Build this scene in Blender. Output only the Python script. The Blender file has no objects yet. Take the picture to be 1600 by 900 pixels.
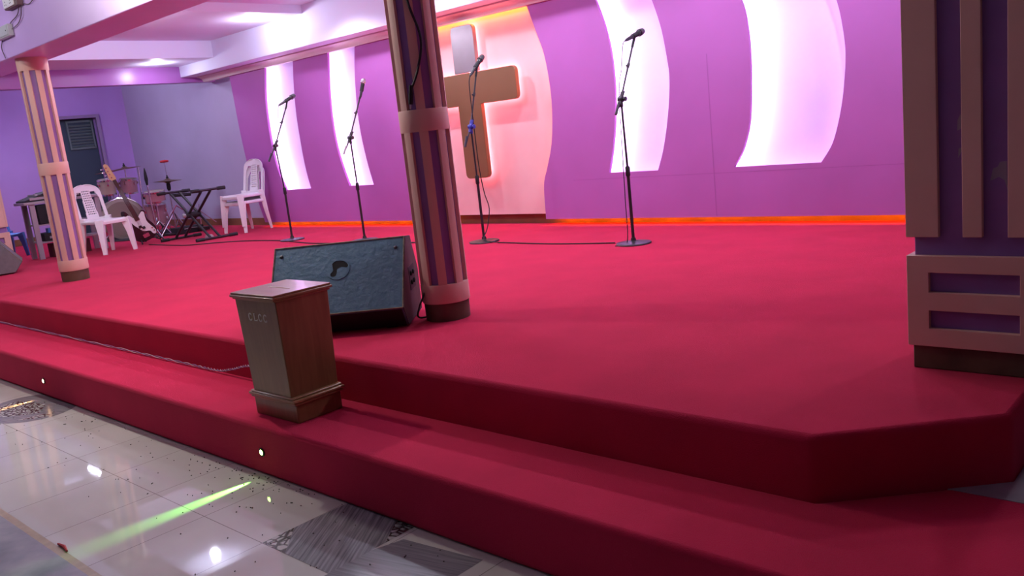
import bpy, bmesh, math, random
from mathutils import Vector, Matrix
random.seed(7)
SC = bpy.context.scene
COL = SC.collection
Z0 = 0.45          # stage deck height above the hall floor
V = Vector
rad = math.radians

# ------------------------------------------------------------------ materials
MATS = {}
def mat(name, col, rough=.6, metal=0., var=0., vscale=8., bump=0., bscale=60., emit=None, estr=0., spec=.5, coat=0., col2=None, sheen=0., detail=4.):
    if name in MATS: return MATS[name]
    m = bpy.data.materials.new(name); m.use_nodes = True
    nt = m.node_tree; b = nt.nodes['Principled BSDF']
    b.inputs['Base Color'].default_value = (*col, 1); b.inputs['Roughness'].default_value = rough
    b.inputs['Metallic'].default_value = metal; b.inputs['Specular IOR Level'].default_value = spec
    if coat: b.inputs['Coat Weight'].default_value = coat
    if sheen: b.inputs['Sheen Weight'].default_value = sheen
    if emit:
        b.inputs['Emission Color'].default_value = (*emit, 1); b.inputs['Emission Strength'].default_value = estr
    tc = nt.nodes.new('ShaderNodeTexCoord')
    if var or col2:
        n = nt.nodes.new('ShaderNodeTexNoise'); n.inputs['Scale'].default_value = vscale; n.inputs['Detail'].default_value = detail
        nt.links.new(tc.outputs['Object'], n.inputs['Vector'])
        r = nt.nodes.new('ShaderNodeValToRGB'); r.color_ramp.elements[0].position = .32; r.color_ramp.elements[1].position = .68
        c2 = col2 if col2 else tuple(min(1, c * (1 + var)) for c in col)
        c1 = col if col2 else tuple(c * (1 - var) for c in col)
        r.color_ramp.elements[0].color = (*c1, 1); r.color_ramp.elements[1].color = (*c2, 1)
        nt.links.new(n.outputs['Fac'], r.inputs['Fac']); nt.links.new(r.outputs['Color'], b.inputs['Base Color'])
    if bump:
        n = nt.nodes.new('ShaderNodeTexNoise'); n.inputs['Scale'].default_value = bscale; n.inputs['Detail'].default_value = 3
        nt.links.new(tc.outputs['Object'], n.inputs['Vector'])
        bp = nt.nodes.new('ShaderNodeBump'); bp.inputs['Strength'].default_value = bump; bp.inputs['Distance'].default_value = .01
        nt.links.new(n.outputs['Fac'], bp.inputs['Height']); nt.links.new(bp.outputs['Normal'], b.inputs['Normal'])
    MATS[name] = m
    return m

CARPET = mat('red_carpet', (.52, .016, .066), .95, var=.07, vscale=3, bump=.5, bscale=260, spec=.1, sheen=.05)
CLAD = mat('purple_paint', (.46, .13, .46), .55, var=.05, vscale=1.6, bump=.08, bscale=9)
WBOARD = mat('white_board', (.74, .57, .86), .6, var=.02, vscale=3)
PINKB = mat('pale_pink_board', (.80, .52, .52), .6, var=.05, vscale=2)
LAV = mat('lavender_wall', (.45, .40, .57), .7, var=.06, vscale=1.2)
LILAC = mat('lilac_wall', (.48, .30, .72), .65, var=.06, vscale=1.1)
BEAMP = mat('lilac_beam_paint', (.62, .42, .80), .35, var=.05, vscale=1.5, bump=.12, bscale=5)
HEADP = mat('magenta_header_paint', (.40, .14, .46), .3, bump=.06, bscale=6)
CEIL = mat('ceiling_white', (.76, .75, .93), .6, var=.02, vscale=1)
CORN = mat('cornice_plaster', (.72, .60, .62), .6, bump=.5, bscale=40)
BASEB = mat('brown_baseboard', (.22, .10, .045), .5, var=.2, vscale=4)
PEACH = mat('peach_strip_paint', (.70, .43, .36), .6, var=.04, vscale=5, bump=.08, bscale=30)
PURP = mat('deep_purple_paint', (.27, .14, .40), .5, var=.08, vscale=5)
COLBASE = mat('dark_brown_base', (.10, .06, .035), .6, var=.3, vscale=9)
HALLW = mat('hall_wall_paint', (.40, .30, .42), .7)
BLACKM = mat('black_metal', (.018, .016, .020), .4, spec=.5)
BLACKP = mat('black_plastic', (.02, .02, .024), .6, spec=.25)
RUBBER = mat('black_rubber', (.012, .012, .014), .75)
CHROME = mat('chrome', (.75, .75, .78), .18, 1.)
GRILLE = mat('mic_grille', (.10, .10, .11), .4, .7, bump=.6, bscale=400)
SILVERG = mat('silver_mic_grille', (.35, .35, .38), .35, .8, bump=.6, bscale=400)
BLUEP = mat('blue_clamp', (.03, .04, .30), .4)
WPLASTIC = mat('white_plastic', (.80, .76, .78), .38, var=.02, vscale=8)
BPLASTIC = mat('blue_plastic', (.06, .22, .60), .4)
TEAL = mat('worn_teal_paint', (.058, .150, .220), .36, col2=(.09, .20, .275), vscale=22, bump=.35, bscale=45, detail=6)
WEAR = mat('worn_wood_edge', (.15, .13, .09), .7, var=.4, vscale=30)
TEALDARK = mat('dark_speaker_front', (.012, .012, .014), .7, bump=.5, bscale=300)
HOLE = mat('dark_cavity', (.004, .004, .005), .9)
GOLD = mat('cross_bronze', (.26, .13, .062), .33, .25, var=.04, vscale=3)
SHEENG = mat('cross_painted_sheen', (.32, .28, .29), .3, .35, var=.06, vscale=4)  # glossy reflection on the bronze top arm, put into the colour as grey
SHELL = mat('champagne_drum_shell', (.42, .34, .28), .3, .1, coat=.4)
SHELLP = mat('pink_wood_drum_shell', (.42, .20, .24), .25, coat=.5)
HEADW = mat('drum_head', (.40, .34, .30), .45)
BASSH = mat('bass_drum_head', (.26, .20, .17), .35)
CYMB = mat('bronze_cymbal', (.30, .22, .12), .3, .9)
FRED = mat('red_felt', (.50, .02, .03), .7)
MAPLE = mat('maple_headstock', (.66, .45, .22), .4)
ROSE = mat('dark_fretboard', (.05, .028, .02), .45)
BASSB = mat('black_gloss_body', (.012, .011, .014), .15, coat=.6)
PICKG = mat('white_pickguard', (.78, .75, .78), .3)
GREYM = mat('grey_steel', (.36, .36, .38), .45, .5)
GREYW = mat('grey_plastic', (.46, .47, .50), .5)
WHITEP = mat('white_switch_plastic', (.78, .78, .80), .35)
DOORM = mat('dark_teal_door', (.03, .06, .085), .5)
DOORL = mat('door_louvre_slat', (.12, .18, .17), .5)
DOORF = mat('door_frame_lilac', (.30, .22, .40), .6)
PURPCAB = mat('purple_cable', (.22, .07, .22), .5)
DARKRED = mat('dark_red_cloth', (.08, .01, .015), .8)

SIDEB = mat('shaded_brown_side', (.055,.042,.036), .7, var=.2, vscale=12)  # brown side wood, darkened further for the shade on that end
def wood_mat(name, c1, c2, axis_scale, rough=.35):
    m = mat(name, c1, rough, coat=.15)
    nt = m.node_tree; b = nt.nodes['Principled BSDF']
    tc = nt.nodes.new('ShaderNodeTexCoord'); mp = nt.nodes.new('ShaderNodeMapping'); mp.inputs['Scale'].default_value = axis_scale
    n = nt.nodes.new('ShaderNodeTexNoise'); n.inputs['Scale'].default_value = 6; n.inputs['Detail'].default_value = 8; n.inputs['Distortion'].default_value = .6
    r = nt.nodes.new('ShaderNodeValToRGB'); r.color_ramp.elements[0].position = .3; r.color_ramp.elements[1].position = .7
    r.color_ramp.elements[0].color = (*c1, 1); r.color_ramp.elements[1].color = (*c2, 1)
    nt.links.new(tc.outputs['Object'], mp.inputs['Vector']); nt.links.new(mp.outputs['Vector'], n.inputs['Vector'])
    nt.links.new(n.outputs['Fac'], r.inputs['Fac']); nt.links.new(r.outputs['Color'], b.inputs['Base Color'])
    return m
WOOD = wood_mat('varnished_wood', (.20, .095, .036), (.27, .135, .055), (5, 5, .5))
WOODTOP = wood_mat('varnished_wood_lid', (.26, .125, .052), (.34, .17, .075), (.6, 5, 5), .28)

def emat(name, col, s):
    m = bpy.data.materials.new(name); m.use_nodes = True
    nt = m.node_tree; nt.nodes.clear()
    e = nt.nodes.new('ShaderNodeEmission'); e.inputs['Color'].default_value = (*col, 1); e.inputs['Strength'].default_value = s
    o = nt.nodes.new('ShaderNodeOutputMaterial'); nt.links.new(e.outputs[0], o.inputs[0])
    return m
LEDW = emat('white_led_strip', (.92, .80, 1.), 46)
LEDL = emat('lilac_led_strip', (.60, .42, 1.), 11)
LEDP = emat('pink_led_strip', (1., .22, .27), 28)
LEDO = emat('orange_led_strip', (1., .30, .015), 24)
LEDO2 = emat('orange_top_led', (1.,.20,.02), 22)
EDGELED = emat('orange_edge_led', (1.,.22,.06), 42)
DISC = emat('downlight_glow', (1., .93, 1.), 30)
LEDG = emat('green_led_lens', (.35, 1., .12), 25)
LEDA = emat('amber_led_lens', (1., .55, .28), 14)
TUBE = emat('fluorescent_tube_glow', (.78, .78, 1.), 320)
BULB = emat('hall_bulb_glow', (1., .93, .86), 30)

# floor materials -----------------------------------------------------------
def floor_tiles():
    m = mat('cream_floor_tiles', (.55, .48, .42), .022, spec=.4)
    nt = m.node_tree; b = nt.nodes['Principled BSDF']
    tc = nt.nodes.new('ShaderNodeTexCoord'); mp = nt.nodes.new('ShaderNodeMapping')
    mp.inputs['Location'].default_value = (2.87, -1.49, 0)
    br = nt.nodes.new('ShaderNodeTexBrick'); br.offset = 0; br.squash = 1
    br.inputs['Scale'].default_value = 1; br.inputs['Brick Width'].default_value = .452; br.inputs['Row Height'].default_value = .478
    br.inputs['Mortar Size'].default_value = .0018; br.inputs['Mortar Smooth'].default_value = .2
    br.inputs['Color1'].default_value = (.62, .62, .57, 1); br.inputs['Color2'].default_value = (.59, .59, .54, 1); br.inputs['Mortar'].default_value = (.26, .24, .22, 1)
    n = nt.nodes.new('ShaderNodeTexNoise'); n.inputs['Scale'].default_value = 2.2; n.inputs['Detail'].default_value = 5
    mx = nt.nodes.new('ShaderNodeMixRGB'); mx.blend_type = 'MULTIPLY'; mx.inputs['Fac'].default_value = .35
    nt.links.new(tc.outputs['Object'], mp.inputs['Vector']); nt.links.new(mp.outputs['Vector'], br.inputs['Vector'])
    nt.links.new(tc.outputs['Object'], n.inputs['Vector'])
    nt.links.new(br.outputs['Color'], mx.inputs['Color1']); nt.links.new(n.outputs['Color'], mx.inputs['Color2'])
    gm = nt.nodes.new('ShaderNodeRGBToBW'); nt.links.new(n.outputs['Color'], gm.inputs[0]); nt.links.new(gm.outputs[0], mx.inputs['Color2'])
    nt.links.new(mx.outputs['Color'], b.inputs['Base Color'])
    return m
TILES = floor_tiles()
MARBLE = mat('grey_marble_tiles', (.20, .22, .24), .18, col2=(.36, .37, .38), vscale=5, detail=8, spec=.5)
BORDER = mat('tan_border_strip', (.36, .30, .20), .3, var=.15, vscale=20)
def grain_mat(name, ang, c1, c2):
    m = mat(name, c1, .22)
    nt = m.node_tree; b = nt.nodes['Principled BSDF']
    tc = nt.nodes.new('ShaderNodeTexCoord'); mp = nt.nodes.new('ShaderNodeMapping')
    mp.inputs['Rotation'].default_value = (0, 0, ang)
    mp2 = nt.nodes.new('ShaderNodeMapping'); mp2.inputs['Scale'].default_value = (1.5, 40, 1)
    n = nt.nodes.new('ShaderNodeTexNoise'); n.inputs['Scale'].default_value = 2.5; n.inputs['Detail'].default_value = 6
    r = nt.nodes.new('ShaderNodeValToRGB'); r.color_ramp.elements[0].position = .3; r.color_ramp.elements[1].position = .72
    r.color_ramp.elements[0].color = (*c1, 1); r.color_ramp.elements[1].color = (*c2, 1)
    nt.links.new(tc.outputs['Object'], mp.inputs['Vector']); nt.links.new(mp.outputs['Vector'], mp2.inputs['Vector'])
    nt.links.new(mp2.outputs['Vector'], n.inputs['Vector']); nt.links.new(n.outputs['Fac'], r.inputs['Fac'])
    nt.links.new(r.outputs['Color'], b.inputs['Base Color'])
    return m
GRAIN = grain_mat('grey_grain_tile', rad(55), (.10, .105, .115), (.34, .345, .36))
GRAIN2 = grain_mat('grey_grain_tile_crosswise', rad(-12), (.14, .145, .16), (.27, .275, .29))
def pebble_mat():
    m = mat('pebble_tile', (.3, .3, .3), .25)
    nt = m.node_tree; b = nt.nodes['Principled BSDF']
    tc = nt.nodes.new('ShaderNodeTexCoord')
    v = nt.nodes.new('ShaderNodeTexVoronoi'); v.feature = 'DISTANCE_TO_EDGE'; v.inputs['Scale'].default_value = 32
    r = nt.nodes.new('ShaderNodeValToRGB'); r.color_ramp.elements[0].position = .06; r.color_ramp.elements[1].position = .16
    r.color_ramp.elements[0].color = (.03, .032, .03, 1); r.color_ramp.elements[1].color = (.40, .40, .38, 1)
    nt.links.new(tc.outputs['Object'], v.inputs['Vector']); nt.links.new(v.outputs['Distance'], r.inputs['Fac']); nt.links.new(r.outputs['Color'], b.inputs['Base Color'])
    return m
PEBBLE = pebble_mat()

# ------------------------------------------------------------------ mesh helper
class MB:
    def __init__(s): s.bm = bmesh.new(); s.mi = 0
    def _fin(s, fs):
        for f in fs: f.material_index = s.mi
        return fs
    def face(s, pts):
        return s._fin([s.bm.faces.new([s.bm.verts.new(p) for p in pts])])
    def box(s, c, size, M=None, taper=None):
        x, y, z = size[0]/2, size[1]/2, size[2]/2
        vs = []
        for sz in (-1, 1):
            k = taper if (taper and sz > 0) else 1
            for sx, sy in ((-1,-1),(1,-1),(1,1),(-1,1)):
                p = V((sx*x*k, sy*y*k, sz*z))
                if M is not None: p = M @ p
                vs.append(s.bm.verts.new(p + V(c)))
        q = [(3,2,1,0),(4,5,6,7),(0,1,5,4),(1,2,6,5),(2,3,7,6),(3,0,4,7)]
        s._fin([s.bm.faces.new([vs[i] for i in f]) for f in q]); return s
    def box2(s, a, b):
        return s.box([(a[i]+b[i])/2 for i in range(3)], [abs(b[i]-a[i]) for i in range(3)])
    def tube(s, pts, r, seg=10, caps=True, flat=None):
        pts = [V(p) for p in pts]; n = len(pts)
        rs = r if isinstance(r, (list, tuple)) else [r]*n
        tang = []
        for i in range(n):
            a = pts[max(0, i-1)]; b = pts[min(n-1, i+1)]
            t = (b-a); tang.append(t.normalized() if t.length > 1e-9 else V((0,0,1)))
        up = V((0,0,1)) if abs(tang[0].z) < .9 else V((1,0,0))
        u = (up - tang[0]*up.dot(tang[0])).normalized()
        rings = []
        for i in range(n):
            u = (u - tang[i]*u.dot(tang[i])).normalized(); w = tang[i].cross(u)
            ring = []
            for k in range(seg):
                a = 2*math.pi*k/seg
                ring.append(s.bm.verts.new(pts[i] + (u*math.cos(a) + w*math.sin(a)*(flat or 1))*rs[i]))
            rings.append(ring)
        fs = []
        for i in range(n-1):
            for k in range(seg):
                fs.append(s.bm.faces.new([rings[i][k], rings[i][(k+1)%seg], rings[i+1][(k+1)%seg], rings[i+1][k]]))
        if caps:
            fs.append(s.bm.faces.new(rings[0][::-1])); fs.append(s.bm.faces.new(rings[-1]))
        s._fin(fs); return s
    def lathe(s, prof, M=None, seg=24, a0=0., a1=2*math.pi):
        full = abs(a1-a0-2*math.pi) < 1e-6
        rings = []
        for r, z in prof:
            if r < 1e-6:
                p = V((0,0,z)); rings.append([s.bm.verts.new(M @ p if M else p)]); continue
            ring = []
            for k in range(seg if full else seg+1):
                a = a0 + (a1-a0)*k/seg
                p = V((r*math.cos(a), r*math.sin(a), z)); ring.append(s.bm.verts.new(M @ p if M else p))
            rings.append(ring)
        fs = []
        for A, B in zip(rings, rings[1:]):
            m = max(len(A), len(B)); rng = range(m) if full else range(m-1)
            for k in rng:
                j = (k+1) % m
                q = []
                if len(A) == 1: q = [A[0], B[j], B[k]]
                elif len(B) == 1: q = [A[k], A[j], B[0]]
                else: q = [A[k], A[j], B[j], B[k]]
                fs.append(s.bm.faces.new(q))
        for R_, rev in ((rings[0], True), (rings[-1], False)):
            if len(R_) > 2 and full: fs.append(s.bm.faces.new(R_[::-1] if rev else R_))
        s._fin(fs); return s
    def sphere(s, c, r, sc=(1,1,1), seg=16, M=None):
        n = seg//2
        prof = [(r*math.sin(math.pi*i/n), -r*math.cos(math.pi*i/n)) for i in range(n+1)]
        T = Matrix.Translation(V(c)) @ (M if M else Matrix.Identity(4)) @ Matrix.Diagonal((*sc, 1))
        return s.lathe(prof, T, seg)
    def poly(s, loops, h, M):
        """flat polygon with holes in local xy, extruded by h along local z, placed by M"""
        es = []; tmp = bmesh.new()
        for L in loops:
            vs = [tmp.verts.new((p[0], p[1], 0)) for p in L]
            es += [tmp.edges.new((vs[i], vs[(i+1) % len(vs)])) for i in range(len(vs))]
        bmesh.ops.triangle_fill(tmp, use_beauty=True, use_dissolve=False, edges=es, normal=(0,0,1))
        bmesh.ops.recalc_face_normals(tmp, faces=tmp.faces)
        if h:
            ex = bmesh.ops.extrude_face_region(tmp, geom=tmp.faces[:])
            bmesh.ops.translate(tmp, verts=[g for g in ex['geom'] if isinstance(g, bmesh.types.BMVert)], vec=(0,0,h))
        mp = {v: s.bm.verts.new(M @ v.co) for v in tmp.verts}
        fs = []
        for f in tmp.faces: fs.append(s.bm.faces.new([mp[v] for v in f.verts]))
        tmp.free(); s._fin(fs); return s
    def sheet(s, f, nu, nv, mask=None):
        g = [[None]*(nv+1) for _ in range(nu+1)]
        def vert(i, j):
            if g[i][j] is None: g[i][j] = s.bm.verts.new(f(i/nu, j/nv))
            return g[i][j]
        fs = []
        for i in range(nu):
            for j in range(nv):
                if mask and not mask((i+.5)/nu, (j+.5)/nv): continue
                fs.append(s.bm.faces.new([vert(i,j), vert(i+1,j), vert(i+1,j+1), vert(i,j+1)]))
        s._fin(fs); return s
    def build(s, name, m, parent=None, loc=(0,0,0), smooth=True, bevel=0, bseg=2, solid=0, recalc=True):
        if recalc: bmesh.ops.recalc_face_normals(s.bm, faces=s.bm.faces)
        me = bpy.data.meshes.new(name); s.bm.to_mesh(me); s.bm.free()
        for mm in (m if isinstance(m, (list, tuple)) else [m]): me.materials.append(mm)
        o = bpy.data.objects.new(name, me); COL.objects.link(o)
        o.location = loc
        if parent: o.parent = parent
        if smooth:
            me.polygons.foreach_set('use_smooth', [True]*len(me.polygons)); me.set_sharp_from_angle(angle=rad(38))
        if solid:
            k = o.modifiers.new('solidify', 'SOLIDIFY'); k.thickness = solid; k.offset = 0
        if bevel:
            k = o.modifiers.new('bevel', 'BEVEL'); k.width = bevel; k.segments = bseg; k.limit_method = 'ANGLE'; k.angle_limit = rad(40)
        return o

def tag(o, label, cat, group=None, kind=None):
    o['label'] = label; o['category'] = cat
    if group: o['group'] = group
    if kind: o['kind'] = kind
    return o
def thing(name, label, cat, loc=(0,0,0), rz=0, group=None):
    o = bpy.data.objects.new(name, None); COL.objects.link(o); o.empty_display_size = .1
    o.location = (loc[0], loc[1], loc[2]+Z0); o.rotation_euler = (0,0,rz)
    return tag(o, label, cat, group)
def struct(name, mb, m, label=None, cat=None, loc=(0,0,Z0), **k):
    o = mb.build(name, m, loc=loc, **k); o['kind'] = 'structure'
    if label: o['label'] = label; o['category'] = cat
    return o
def light(name, kind, loc, energy, col, parent=None, **k):
    l = bpy.data.lights.new(name, kind); l.energy = energy; l.color = col
    for a, b in k.items(): setattr(l, a, b)
    o = bpy.data.objects.new(name, l); COL.objects.link(o); o.location = loc
    if parent: o.parent = parent
    return o
def dup(root, loc, rz, label, group=None):
    r = root.copy(); COL.objects.link(r); r.location = (loc[0], loc[1], loc[2]+Z0); r.rotation_euler = (0,0,rz); r['label'] = label
    if group: r['group'] = group
    for ch in list(root.children):
        c = ch.copy(); COL.objects.link(c); c.parent = r
        for g in ch.children:
            d = g.copy(); COL.objects.link(d); d.parent = c
    return r
def smooth_curve(pts, n=8):
    """Catmull-Rom through points"""
    P = [V(p) for p in pts]; out = []
    for i in range(len(P)-1):
        p0 = P[max(0,i-1)]; p1 = P[i]; p2 = P[i+1]; p3 = P[min(len(P)-1,i+2)]
        for k in range(n):
            t = k/n
            out.append(.5*((2*p1)+(p2-p0)*t+(2*p0-5*p1+4*p2-p3)*t*t+(3*p1-p0-3*p2+p3)*t**3))
    out.append(P[-1]); return out
def c2(pts, n=8): return [(p.x, p.y) for p in smooth_curve([(a, b, 0) for a, b in pts], n)]

# ------------------------------------------------------------------ camera
CAM = bpy.data.cameras.new('camera'); co = bpy.data.objects.new('camera', CAM); COL.objects.link(co)
CAM.sensor_width = 36; CAM.lens = 1336.28/1600*36; CAM.clip_start = .05; CAM.clip_end = 100
yaw, pitch, roll = rad(43.496), rad(10.572), rad(-6.310)
fw = V((-math.sin(yaw)*math.cos(pitch), math.cos(yaw)*math.cos(pitch), -math.sin(pitch)))
r0 = V((math.cos(yaw), math.sin(yaw), 0)); u0 = r0.cross(fw)
rt = r0*math.cos(roll) + u0*math.sin(roll); up = -r0*math.sin(roll) + u0*math.cos(roll)
M = Matrix((rt, up, -fw)).transposed().to_4x4(); M.translation = V((0, 0, 1+Z0))
co.matrix_world = M
SC.camera = co

# ================================================================== SETTING
b = MB()
F = -Z0
def quad(x0, y0, x1, y1, z, mi):
    b.mi = mi; b.face([(x0,y0,z),(x1,y0,z),(x1,y1,z),(x0,y1,z)])
quad(-16, -9.2, 5, .985, 0, 1); quad(-16, .985, 5, 1.015, 0, 2); quad(-16, 1.015, 5, 6.9, 0, 0)
e = .0006
def inlay(pts, mi):
    b.mi = mi; b.face([(x, y, e) for x, y in pts])
# decorative tiles near the step
def deco(x0, y0, w, h, ga, gb):
    k = .36
    inlay([(x0+k*w,y0),(x0+w,y0),(x0+w,y0+h*(1-k)),(x0+w*(1-k*.7),y0+h),(x0+.02*w,y0+h),(x0,y0+k*h)], ga)
    inlay([(x0,y0),(x0+k*w,y0),(x0,y0+k*h)], 4)
    inlay([(x0+w,y0+h*(1-k)),(x0+w,y0+h),(x0+w*(1-k*.7),y0+h)], 4)
deco(-2.87, 1.49, .43, .40, 3, 3)
inlay([(-2.44,1.10),(-2.03,1.45),(-2.03,1.845),(-2.40,1.80),(-2.44,1.68)], 5)
cx, cy = -6.05, 1.72
el = [(cx+.38*math.cos(a)-.0*math.sin(a), cy+.27*math.sin(a)) for a in [2*math.pi*i/28 for i in range(28)]]
inlay(el, 5)
e = .0011
inlay([(cx-.30,cy-.13),(cx+.02,cy-.20),(cx+.20,cy-.02),(cx+.02,cy+.08),(cx-.28,cy+.02)], 4)
inlay([(cx+.22,cy-.16),(cx+.34,cy-.04),(cx+.30,cy+.04),(cx+.24,cy-.04)], 4)
struct('floor', b, [TILES, MARBLE, BORDER, GRAIN, PEBBLE, GRAIN2], loc=(0,0,0), smooth=False, recalc=False)

I4 = Matrix.Identity(4)
def zslab(pts, z0, z1):
    return MB().poly([pts], z1-z0, Matrix.Translation((0,0,z0)))
struct('floor_stage', zslab([(-15,2.33),(-1.05,2.33),(-.612,2.74),(-.612,3.56),(3,3.56),(3,6.68),(-15,6.68)], F, 0), CARPET, 'raised stage deck covered in red carpet', 'stage', bevel=.022, bseg=3)
struct('floor_step', zslab([(-15,1.88),(.8,1.88),(.8,2.6),(-.76,2.6),(-1.05,2.33),(-15,2.33)], F, -.207), CARPET, 'lower red carpeted step along the stage front', 'step', bevel=.02, bseg=3)

struct('floor_landing', zslab([(-.755,2.604),(.8,2.604),(.8,3.55),(-.608,3.55),(-.608,2.742)], F, -.212), MARBLE, 'grey tiled landing beside the right end of the step', 'landing')
struct('wall_back', MB().box2((-15.1,6.68,F),(3.1,6.85,3.0)), LAV)
struct('wall_left', MB().box2((-15.2,-9,F),(-15.0,5.22,4.05)).box2((-15.2,6.15,F),(-15.0,6.85,2.9)).box2((-15.2,5.22,1.92),(-15.0,6.15,2.9)), LILAC)
struct('wall_right', MB().box2((5,-9,F),(5.15,6.85,4.1)), HALLW)
struct('wall_front', MB().box2((-15.2,-9.15,F),(5.15,-9,4.1)), HALLW)
struct('ceiling', MB().box2((-15.2,-9.15,4.0),(5.15,3.36,4.1)), CEIL)
b = MB()
b.box2((-11.85,3.35,2.351),(-10.885,6.15,2.45))
b.box2((-10.865,3.35,2.57),(-8.73,6.15,2.64)); b.box2((-10.882,3.35,2.35),(-10.86,6.15,2.64))
b.box2((-8.715,3.35,2.66),(3,6.15,2.73)); b.box2((-8.735,3.35,2.565),(-8.71,6.15,2.73))
b.box2((-15,3.35,2.62),(-12,6.68,2.7))
struct('ceiling_tray', b, CEIL, smooth=False)
struct('trim_bulkhead', MB().box2((-11.85,6.15,2.2),(3,6.68,2.9)), CEIL, bevel=.006)
struct('beam_header', MB().box2((-12.0,3.35,2.13),(-11.85,6.68,2.9)), HEADP, bevel=.006)
struct('beam_front', MB().box2((-15,2.95,2.12),(5,3.35,4.02)), BEAMP, bevel=.008)
# cornice along top of the cladding
b = MB()
prof = [(6.53,2.205),(6.37,2.205),(6.37,2.185),(6.41,2.178),(6.44,2.16),(6.455,2.14),(6.46,2.125),(6.53,2.125)]
b.poly([[(y, z) for y, z in prof]], 14.8, Matrix(((0,0,1,-11.8),(1,0,0,0),(0,1,0,0),(0,0,0,1))))
struct('trim_cornice', b, CORN)
# baseboards
struct('baseboard_back', MB().box2((-15,6.66,0),(3,6.68,.105)), BASEB)
struct('baseboard_left', MB().box2((-15,3.35,0),(-14.98,5.16,.105)), BASEB)

# cladding with tall curved openings
L1 = [(-10.21,2.16),(-10.319,1.77),(-10.355,1.434),(-10.345,1.089),(-10.291,.783),(-10.167,.5)]
R1 = [(-9.55,2.16),(-9.619,1.818),(-9.659,1.457),(-9.653,1.044),(-9.629,.752),(-9.577,.505)]
L2 = [(-8.80,2.16),(-8.876,1.774),(-8.915,1.39),(-8.899,1.035),(-8.834,.754),(-8.746,.508)]
R2 = [(-8.26,2.16),(-8.328,1.86),(-8.376,1.492),(-8.379,1.152),(-8.333,.805),(-8.263,.505)]
L3 = [(-4.80,2.16),(-4.741,2.0),(-4.674,1.79),(-4.635,1.572),(-4.624,1.346),(-4.634,1.12),(-4.665,.894),(-4.707,.693),(-4.766,.49)]
R3 = [(-4.25,2.16),(-4.155,1.90),(-4.094,1.683),(-4.062,1.466),(-4.047,1.278),(-4.071,1.065),(-4.107,.877),(-4.165,.659),(-4.234,.487)]
L4 = [(-3.50,2.16),(-3.344,1.787),(-3.303,1.561),(-3.295,1.338),(-3.305,1.089),(-3.331,.838),(-3.382,.662),(-3.434,.561),(-3.492,.48)]
R4 = [(-2.80,2.16),(-2.68,1.92),(-2.59,1.655),(-2.554,1.468),(-2.538,1.26),(-2.562,1.008),(-2.603,.80),(-2.664,.613),(-2.755,.478)]
CR = [(-5.59,2.19),(-5.49,1.898),(-5.41,1.649),(-5.374,1.315),(-5.389,1.013),(-5.436,.77),(-5.511,.574),(-5.576,.399),(-5.592,.064)]
CL = [(-12.7-x, z) for x, z in CR]
EDGE = [(-11.14,2.19),(-11.12,1.8),(-11.10,1.4),(-11.05,.95),(-10.97,.55),(-10.82,.064)]
YX = Matrix(((1,0,0,0),(0,0,-1,6.53),(0,1,0,0),(0,0,0,1)))   # local xy -> world xz, extruded towards -y
def hole(L, R): return c2(L) + c2(R)[::-1]
b = MB()
b.poly([c2(EDGE) + c2(CL)[::-1], hole(L1,R1), hole(L2,R2)], .03, YX)
struct('wall_cladding_left', b, CLAD, 'purple wall cladding left of the cross', 'wall', smooth=False)
b = MB()
b.poly([c2(CR) + [(3,.064),(3,2.19)], hole(L3,R3), hole(L4,R4)], .03, YX)
struct('wall_cladding_right', b, CLAD, 'purple wall cladding right of the cross', 'wall', smooth=False)
# spacer rail the cladding is fixed to (closes its bottom gap against the wall)
struct('trim_cladding_rail', MB().box2((-10.8,6.56,.10),(-7.12,6.66,.13)).box2((-5.58,6.56,.10),(3,6.66,.13)), BASEB)

JOINT = mat('filled_board_joint', (.36, .095, .36), .6)
wr = bpy.data.objects['wall_cladding_right']
MB().box2((-3.684,6.4994,.07),(-3.676,6.502,1.42)).build('board_joint', JOINT, wr)
MB().box2((-5.2,6.4994,.435),(-2.0,6.502,.439)).build('board_joint', JOINT, wr)
# backlit boards
def panel(label, L, R):
    xs = [p[0] for p in L+R]; x0, x1 = min(xs)-.17, max(xs)+.12; zb = min(p[1] for p in L+R)
    t = thing('backlit_panel', label, 'light panel', ((x0+x1)/2, 6.6, zb-.08), 0, 'curved backlit wall panels')
    ox, oz = (x0+x1)/2, zb-.08
    MB().box2((x0-ox,.045,0),(x1-ox,.07,2.18-oz)).build('board', WBOARD, t)
    def strip(pts, dx, dz, mname, r):
        c = smooth_curve([(p[0]+dx-ox, -.045, p[1]+dz-oz) for p in pts], 4)
        return c, r
    c, r = strip(L, -.075, 0, LEDW, .011)
    MB().tube(c, .013, 6).build('led_strip', LEDW, t)
    c, r = strip(R, .045, 0, LEDL, .008)
    MB().tube(c, .010, 6).build('led_strip', LEDL, t)
    bl = V((L[-1][0]-ox, -.045, L[-1][1]-.04-oz)); br_ = V((R[-1][0]-ox, -.045, R[-1][1]-.04-oz))
    MB().tube([bl, br_], .009, 6).build('led_strip', LEDL, t)
panel('white glowing curved wall panel nearest the stacked white chairs', L1, R1)
panel('narrow white glowing curved panel just left of the round stage column', L2, R2)
panel('white glowing curved panel directly behind the rightmost microphone stand', L3, R3)
panel('widest white glowing curved panel, nearest the square brown pillar', L4, R4)

# pale pink board behind the cross
tag(MB().box2((-7.6,6.60,.105),(-5.1,6.63,2.2)).build('cross_backboard', PINKB, loc=(0,0,Z0)), 'pale pink lit backboard with curved sides behind the cross', 'wall board')
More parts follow.
